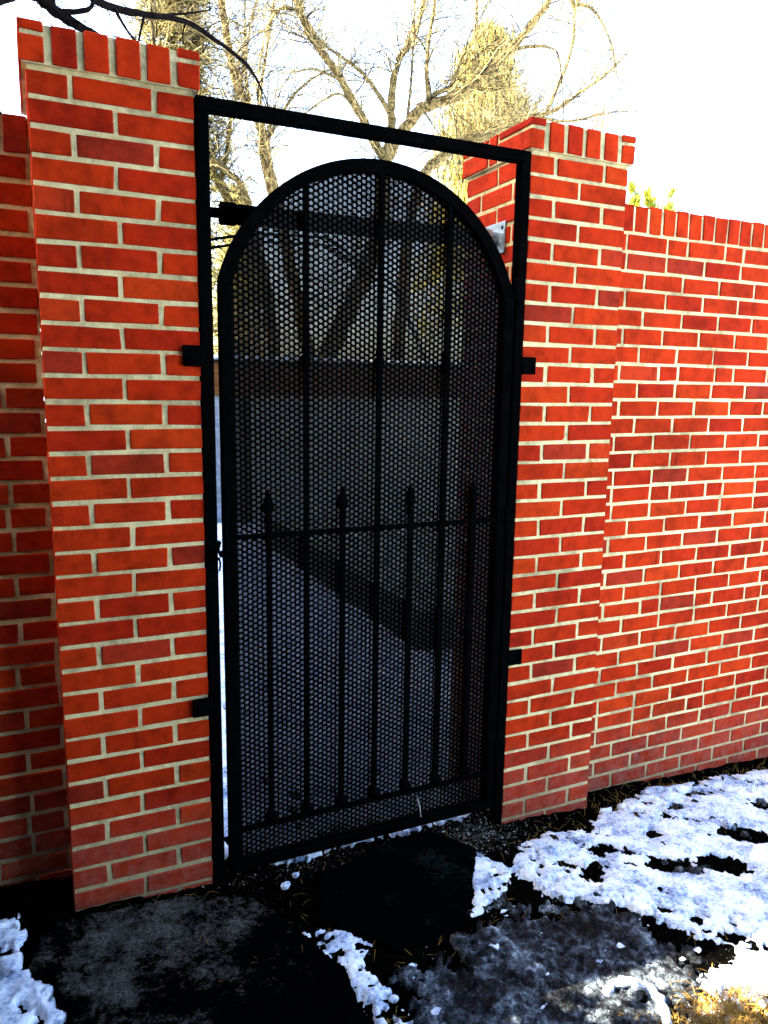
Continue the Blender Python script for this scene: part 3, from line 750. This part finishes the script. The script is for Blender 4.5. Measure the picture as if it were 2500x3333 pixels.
limb_tree('bare_tree', 'thin crooked bare tree farther behind the gate frame corner', LIMBS['far'], BARK, TWIG, 30, 1.1, BG, 3, rmax=.012)
limb_tree('bare_tree', 'leaning bare tree with long low limb reaching behind the brighter pillar cap', LIMBS['right'], BARK, TWIG, 34, 1.5, BG, 4, rmax=.009)
limb_tree('bare_tree', 'near bare branch coloured backlit black, arching over the darker pillar cap', LIMBS['near'], BACKLIT_BARK, BACKLIT_BARK, 5, .32, BG, 5, lv2=2, rmax=.005, droop=-.3)

def conifer(name, label, cx, cy, z0, h, rad, n, m, style, seed, group, barkm=BARK):
    rr = random.Random(seed)
    t = thing(name, label, 'tree' if style != 'spire' else 'shrub', (cx, cy, 0), group)
    MB().tube([(0, 0, -.2), (.05, 0, h * .5), (0, .03, h)], [rad * .10, rad * .06, .01], 7).build('trunk', barkm, t)
    mb = MB(); br = MB()
    nb = int(n / 40)
    for b in range(nb):
        f = rr.random() ** .8; z = z0 + (h - z0) * f; a = rr.uniform(0, 2 * math.pi)
        R = rad * (1 - f) ** (.75 if style == 'pine' else .42) * rr.uniform(.45, 1.1) + .08
        if style == 'spire': R = rad * (1 - f) ** .8 * rr.uniform(.5, 1) + .02
        d = Vector((math.cos(a), math.sin(a), 0)); pts = []
        for i in range(5):
            u = i / 4; pts.append(d * (R * u) + Vector((0, 0, z + (.25 * u - .5 * u * u) * R * (1 if style != 'spire' else -1.6))))
        if style != 'spire': br.tube([tuple(p) for p in pts], [.02 * rad / 1.2, .016, .012, .008, .004], 4, cap=False)
        for _ in range(40):
            u = rr.random() ** .6; i = min(3, int(u * 4)); p = pts[i].lerp(pts[i + 1], u * 4 - i) + Vector((rr.gauss(0, .06), rr.gauss(0, .06), rr.gauss(0, .05))) * rad
            if style == 'weep':
                ln = rr.uniform(.08, .42); e = p + Vector((rr.gauss(0, .05), rr.gauss(0, .05), -ln)); w = rr.uniform(.006, .02)
            elif style == 'pine':
                v = Vector((rr.gauss(0, 1), rr.gauss(0, 1), rr.gauss(.2, .9))).normalized(); e = p + v * rr.uniform(.10, .30); w = rr.uniform(.005, .011)
            else:
                v = (d * .5 + Vector((rr.gauss(0, .4), rr.gauss(0, .4), 1))).normalized(); e = p + v * rr.uniform(.04, .12); w = rr.uniform(.003, .009)
            sd_ = (e - p).cross(Vector((rr.gauss(0, 1), rr.gauss(0, 1), rr.gauss(0, 1)))).normalized() * w
            mid = p.lerp(e, .5)
            mb.quad(p, mid + sd_, e, mid - sd_)
    if br.v: br.build('branches', barkm, t)['kind'] = 'stuff'
    o = mb.build('crown', m, t); o['kind'] = 'stuff'
    return t
conifer('evergreen_tree', 'golden weeping evergreen behind the forked bare tree', 8.5, 11.8, 3.0, 8.7, 1.7, 21000, GOLD, 'weep', 11, 'evergreens behind the wall')
conifer('evergreen_tree', 'straggly yellow pine filling the gap behind the darker pillar cap', 2.0, 9.6, 1.2, 8.6, 1.25, 26000, PINE, 'pine', 12, 'evergreens behind the wall')
conifer('evergreen_tree', 'low yellow pine seen between gate frame and arch', 3.6, 12.5, .6, 5.2, 1.2, 14000, PINE, 'pine', 15, 'evergreens behind the wall')
for i, (x, z, r_) in enumerate(((5.78, 3.80, .22), (6.02, 3.86, .18), (6.28, 3.84, .13))):
    conifer('conifer_shrub', ('bushiest lime yellow shrub top peeping over the long wall beside the pillar', 'middle lime yellow shrub top of the three over the long wall coping', 'thinnest lime yellow shrub top of the three over the long wall coping')[i], x, 4.32, 1.5, z - .06, r_, 2600, LIME, 'spire', 20 + i, 'lime shrubs behind the long wall')
tsh = thing('twiggy_shrub', 'rust brown upright twigs of a bush over the brighter pillar cap', 'shrub', (6.6, 5.9, 0))
mb = MB(); r5 = random.Random(3)
for _ in range(70):
    a_ = r5.uniform(0, 6.28); s_ = r5.uniform(.02, .30); top = r5.uniform(4.6, 5.45) - s_ * 1.2; k = r5.uniform(-.05, .05)
    mb.tube([(.02 * math.cos(a_), .02 * math.sin(a_), 0), (s_ * .5 * math.cos(a_), s_ * .5 * math.sin(a_), top * .6), (s_ * .9 * math.cos(a_) + k, s_ * .9 * math.sin(a_), top * .85), (s_ * math.cos(a_) - k, s_ * math.sin(a_) + k, top)], [.009, .007, .005, .002], 4, cap=False)
mb.build('twigs', RUST, tsh)['kind'] = 'stuff'

conifer('evergreen_tree', 'tall dense evergreen added unseen beyond the shadowed wall to block light', -1.45, 1.05, .5, 7.0, 1.15, 40000, BLOCKER_LEAF, 'pine', 41, 'evergreens behind the wall')  # unseen tree added to keep sky glow off the far pillar's inner side
def blocker(label, x0, x1, y0, y1, h, n):  # unseen leafy masses, added only to block light from wall and yard
    hg = thing('leafy_blocker', label, 'blocker', ((x0 + x1) / 2, (y0 + y1) / 2, 0)); mb = MB(); hx, hy = (x1 - x0) / 2, (y1 - y0) / 2
    for _ in range(n):
        p = Vector((random.uniform(-hx, hx), random.uniform(-hy, hy), random.uniform(.05, h)))
        k = random.randrange(3)
        if k == 0: p.x = math.copysign(hx, p.x) + random.gauss(0, .05)
        elif k == 1: p.y = math.copysign(hy, p.y) + random.gauss(0, .05)
        else: p.z = h + random.gauss(0, .06)
        v = Vector((random.gauss(0, 1), random.gauss(0, 1), random.gauss(0, 1))).normalized(); u = v.orthogonal().normalized()
        mb.quad(p - v * .05, p + u * .025, p + v * .05, p - u * .025)
    mb.build('foliage', BLOCKER_LEAF, hg)['kind'] = 'stuff'
    MB().box((-hx + .04, -hy + .04, .0), (hx - .04, hy - .04, h - .05)).build('inner_mass', BLOCKER_LEAF, hg)
blocker('thick added unseen hedge standing square to the shadowed wall', -1.4, -.40, -1.7, -.385, 4.6, 9000)
blocker('knee high added unseen hedge tucked against the shadowed wall', -1.4, -.45, -.37, -.05, 1.1, 2500)
blocker('shoulder high added unseen hedge running along the shadowed wall', -4.5, -1.45, -1.7, -.05, 2.0, 6000)
blocker('high added unseen hedge closing the yard behind the shadowed wall', -3.4, -2.3, .9, 8.5, 6.2, 14000)  # added out of view to keep sun off the yard snow
blocker('added unseen hedge end stepping out toward the shadowed wall', -4.5, -.38, -2.93, -2.25, 6.5, 9000)
blocker('tall added unseen hedge facing the brick wall across the path', -4.5, 2.2, -4.0, -2.95, 7.0, 18000)

# ---------------------------------------------------------------- litter on the ground
def zsurf(x, y):
    i = min(max(np.searchsorted(XS, x) - 1, 0), len(XS) - 1); j = min(max(np.searchsorted(YS, y) - 1, 0), len(YS) - 1)
    return float(max(soil_z[i, j], snow_z[i, j]))
rl = random.Random(99)
leafspots = [(2.02, -.14), (2.11, -.05), (1.82, -.30), (2.16, -.20), (2.34, -.13), (2.44, -.03), (2.53, -.10), (2.3, -.25), (1.60, -.17), (2.62, -.02), (1.97, -.33), (1.70, -.60)]
for i, (x, y) in enumerate(leafspots):
    mb = MB(); s_ = rl.uniform(.010, .021); nseg = 7
    for k in range(nseg):
        u = k / (nseg - 1); wd = math.sin(math.pi * min(1, u * .93 + .04)) * (.45 + .12 * (k % 2))
        for sg in (-1, 0, 1): mb.v.append(((u - .5) * 2 * s_, sg * wd * s_, .35 * s_ * abs(sg) + .25 * s_ * math.sin(u * 5) + rl.uniform(-.1, .1) * s_))
    for k in range(nseg - 1):
        for q in (0, 1): a = k * 3 + q; mb.f.append((a, a + 3, a + 4, a + 1))
    o = mb.build('dry_leaf', DRYLEAF); o.location = (x, y, zsurf(x, y) + s_ * .30); o.rotation_euler = (rl.uniform(-.4, .4), rl.uniform(-.5, .5), rl.uniform(0, 6.3))
    tag(o, 'small curled brown dead leaf lying on the snow by the wall', 'leaf', 'dead leaves on the snow')

def lump(name, x, y, sx, sy, sz, seed, m=None, sub=2):
    bm = bmesh.new(); bmesh.ops.create_icosphere(bm, subdivisions=sub, radius=1); r2 = random.Random(seed)
    A = np.array([v.co[:] for v in bm.verts]); nz = fbm(A[:, 0] * 1 + seed, A[:, 1] + A[:, 2] * .7, 2.2, 3, seed)
    for v, k in zip(bm.verts, nz): v.co = Vector((v.co.x * sx, v.co.y * sy, v.co.z * sz)) * (1 + .35 * float(k))
    me = bpy.data.meshes.new(name); bm.to_mesh(me); bm.free(); me.materials.append(m or SNOW)
    o = link(bpy.data.objects.new(name, me)); o.location = (x, y, zsurf(x, y) + sz * .55); o.rotation_euler = (0, 0, r2.uniform(0, 6)); return o
for i, (x, y, s_) in enumerate(((1.58, -.46, .017), (1.83, -.74, .018), (2.33, -.30, .02), (1.47, -.42, .012), (1.66, -.50, .011), (1.76, -.33, .010), (1.98, -.20, .010), (.74, -.63, .013), (1.33, -.62, .014), (.66, -.055, .012), (.80, -.10, .011), (.61, -.10, .017))):
    tag(lump('snow_chunk', x, y, s_, s_ * .8, s_ * .7, 200 + i), 'small loose chunk of crusted snow on the ground', 'snow chunk', 'loose snow chunks')
# clod pressed by a boot sole: a broken rim round a few tread ridges
cl = thing('trodden_clod', 'broken ice clod with boot tread ridges at the edge of the sunlit snow', 'ice clod', (1.33, -.88, float(zg(1.33, -.88)) + .004)); cl.rotation_euler = (0, 0, -.5)
def ridge(pts, rad, name, m):
    mb = MB(); n = len(pts); out = []; rr_ = []
    for i in range(n - 1):
        for k in range(4): out.append(Vector(pts[i]).lerp(Vector(pts[i + 1]), k / 4) + Vector((rl.uniform(-.003, .003), rl.uniform(-.003, .003), rl.uniform(-.002, .002)))); rr_.append(rad * rl.uniform(.75, 1.25))
    out.append(Vector(pts[-1])); rr_.append(rad * .4); rr_[0] = rad * .4
    mb.tube([tuple(p) for p in out], rr_, 7); mb.build(name, m, cl, smooth=False)
ridge([(-.075, .02, .006), (-.055, .055, .014), (-.01, .068, .018), (.04, .055, .015), (.066, .02, .012), (.07, -.03, .008), (.062, -.06, .004)], .013, 'rim', SNOW)
for i in range(4):
    x = -.035 + i * .022; ridge([(x, .025 - .004 * i, .0), (x + .006, 0, .003), (x + .004, -.03, .001), (x + .012, -.05, 0)], .0065, 'tread_ridge', ICE)

def inpoly(x, y, poly): return float(poly_sd(np.array([x]), np.array([y]), poly)[0]) > 0
mb = MB()
def pebble(x, y, s_):
    z = zsurf(x, y) + s_ * .2; n0 = len(mb.v)
    for dx, dy, dz in ((1, 0, 0), (-.5, .8, 0), (-.6, -.7, 0), (.1, .1, .8), (0, 0, -.7)):
        mb.v.append((x + dx * s_ * rl.uniform(.6, 1.2), y + dy * s_ * rl.uniform(.6, 1.2), z + dz * s_))
    mb.f += [(n0, n0 + 1, n0 + 3), (n0 + 1, n0 + 2, n0 + 3), (n0 + 2, n0, n0 + 3), (n0 + 1, n0, n0 + 4), (n0 + 2, n0 + 1, n0 + 4), (n0, n0 + 2, n0 + 4)]
for _ in range(1500): pebble(rl.gauss(1.36, .11), rl.gauss(-.03, .07), rl.uniform(.0012, .0042))
for _ in range(500): pebble(rl.gauss(.75, .2), rl.gauss(.0, .05), rl.uniform(.0012, .005))
for _ in range(1600): pebble(rl.uniform(.0, 1.8), rl.uniform(-.9, .1), rl.uniform(.001, .0032))
for _ in range(500): pebble(rl.gauss(1.36, .10), rl.gauss(-.03, .06), rl.uniform(.003, .006))
tag(mb.build('gravel', GRIT), 'fine pale grit scattered over the dark earth', kind='stuff')
mb = MB()
def blade(x, y, ln, lie, w):
    a = rl.uniform(0, 6.28); z = zsurf(x, y) + .003
    p = Vector((x, y, z)); d = Vector((math.cos(a), math.sin(a), 0)); e = p + d * ln * lie + Vector((0, 0, ln * (1 - lie) + .004)); m_ = p.lerp(e, .5) + Vector((0, 0, ln * .12))
    s_ = Vector((-d.y, d.x, 0)) * w
    mb.quad(p - s_, p + s_, m_ + s_ * .8, m_ - s_ * .8); mb.quad(m_ - s_ * .8, m_ + s_ * .8, e)
for _ in range(320):
    x = rl.uniform(1.45, 3.3); blade(x, .06 + rl.gauss(-.09, .06) - (.13 if x < 1.9 else 0), rl.uniform(.02, .07), rl.uniform(.6, 1), .0008)
for _ in range(260): blade(rl.uniform(1.9, 3.0), rl.uniform(-.35, .05), rl.uniform(.012, .03), rl.uniform(.3, .9), .0008)
for _ in range(300): blade(rl.uniform(.1, 1.8), rl.uniform(-.9, 0), rl.uniform(.02, .06), 1, .0007)
for _ in range(1500): blade(rl.gauss(1.50, .13), rl.gauss(-1.00, .05), rl.uniform(.02, .055), rl.uniform(.55, 1), .0015)
tag(mb.build('dry_grass', STRAW), 'dead straw and grass blades at the wall foot and snow edge', kind='stuff')
# broken plates of crust over the trodden ice
mb = MB(); r3 = random.Random(77)
for _ in range(60):
    x, y = r3.uniform(.7, 1.85), r3.uniform(-1.0, -.36)
    if not inpoly(x, y, ICEP): continue
    s_ = r3.choice((.004, .006, .009, .013, .018)) * r3.uniform(.6, 1.1); n0 = len(mb.v); k = r3.randrange(5, 8); z = float(zg(x, y)) + .010
    tx, ty = r3.uniform(-.25, .25), r3.uniform(-.25, .25); a0 = r3.uniform(0, 6.3); rd = [s_ * r3.uniform(.5, 1.25) for _ in range(k)]
    for top in (0, 1):
        for i in range(k):
            a = a0 + 2 * math.pi * i / k; dx, dy = rd[i] * math.cos(a) * 1.3, rd[i] * math.sin(a) * .8
            mb.v.append((x + dx * (1 - .2 * top), y + dy * (1 - .2 * top), z + tx * dx + ty * dy + top * s_ * .22))
    mb.f.append(tuple(n0 + k + i for i in range(k)))
    for i in range(k): mb.f.append((n0 + i, n0 + (i + 1) % k, n0 + k + (i + 1) % k, n0 + k + i))
tag(mb.build('ice_fragments', SNOW), 'broken plates of snow crust over the trodden ice', kind='stuff')
# a pale stalk caught in the foot of the gate
MB().tube([(0, 0, .04), (.004, -.001, .02), (.010, -.002, .0), (.013, -.004, -.035)], [.0012, .0016, .0016, .001], 5).build('grass_stalk', WHITE_BOARDS)
st = bpy.data.objects['grass_stalk']; st.location = (1.125, -.006, .205); tag(st, 'pale bent grass stalk caught in the foot of the gate', 'stalk')
for i, zz in enumerate((0, -.06)):
    pts = [(.2, 3.82, 2.50 + zz), (1.06, 3.82, 2.70 + zz), (1.58, 3.82, 2.82 + zz), (2.2, 3.9, 2.86 + zz), (3.2, 4.6, 2.6 + zz), (4.6, 6.6, 1.95 + zz)]
    tag(MB().tube(pts, .011, 6).build('overhead_cable', BLACK), ('upper' if i == 0 else 'lower') + ' black cable strung behind the gate toward the trees', 'cable', 'overhead cables')
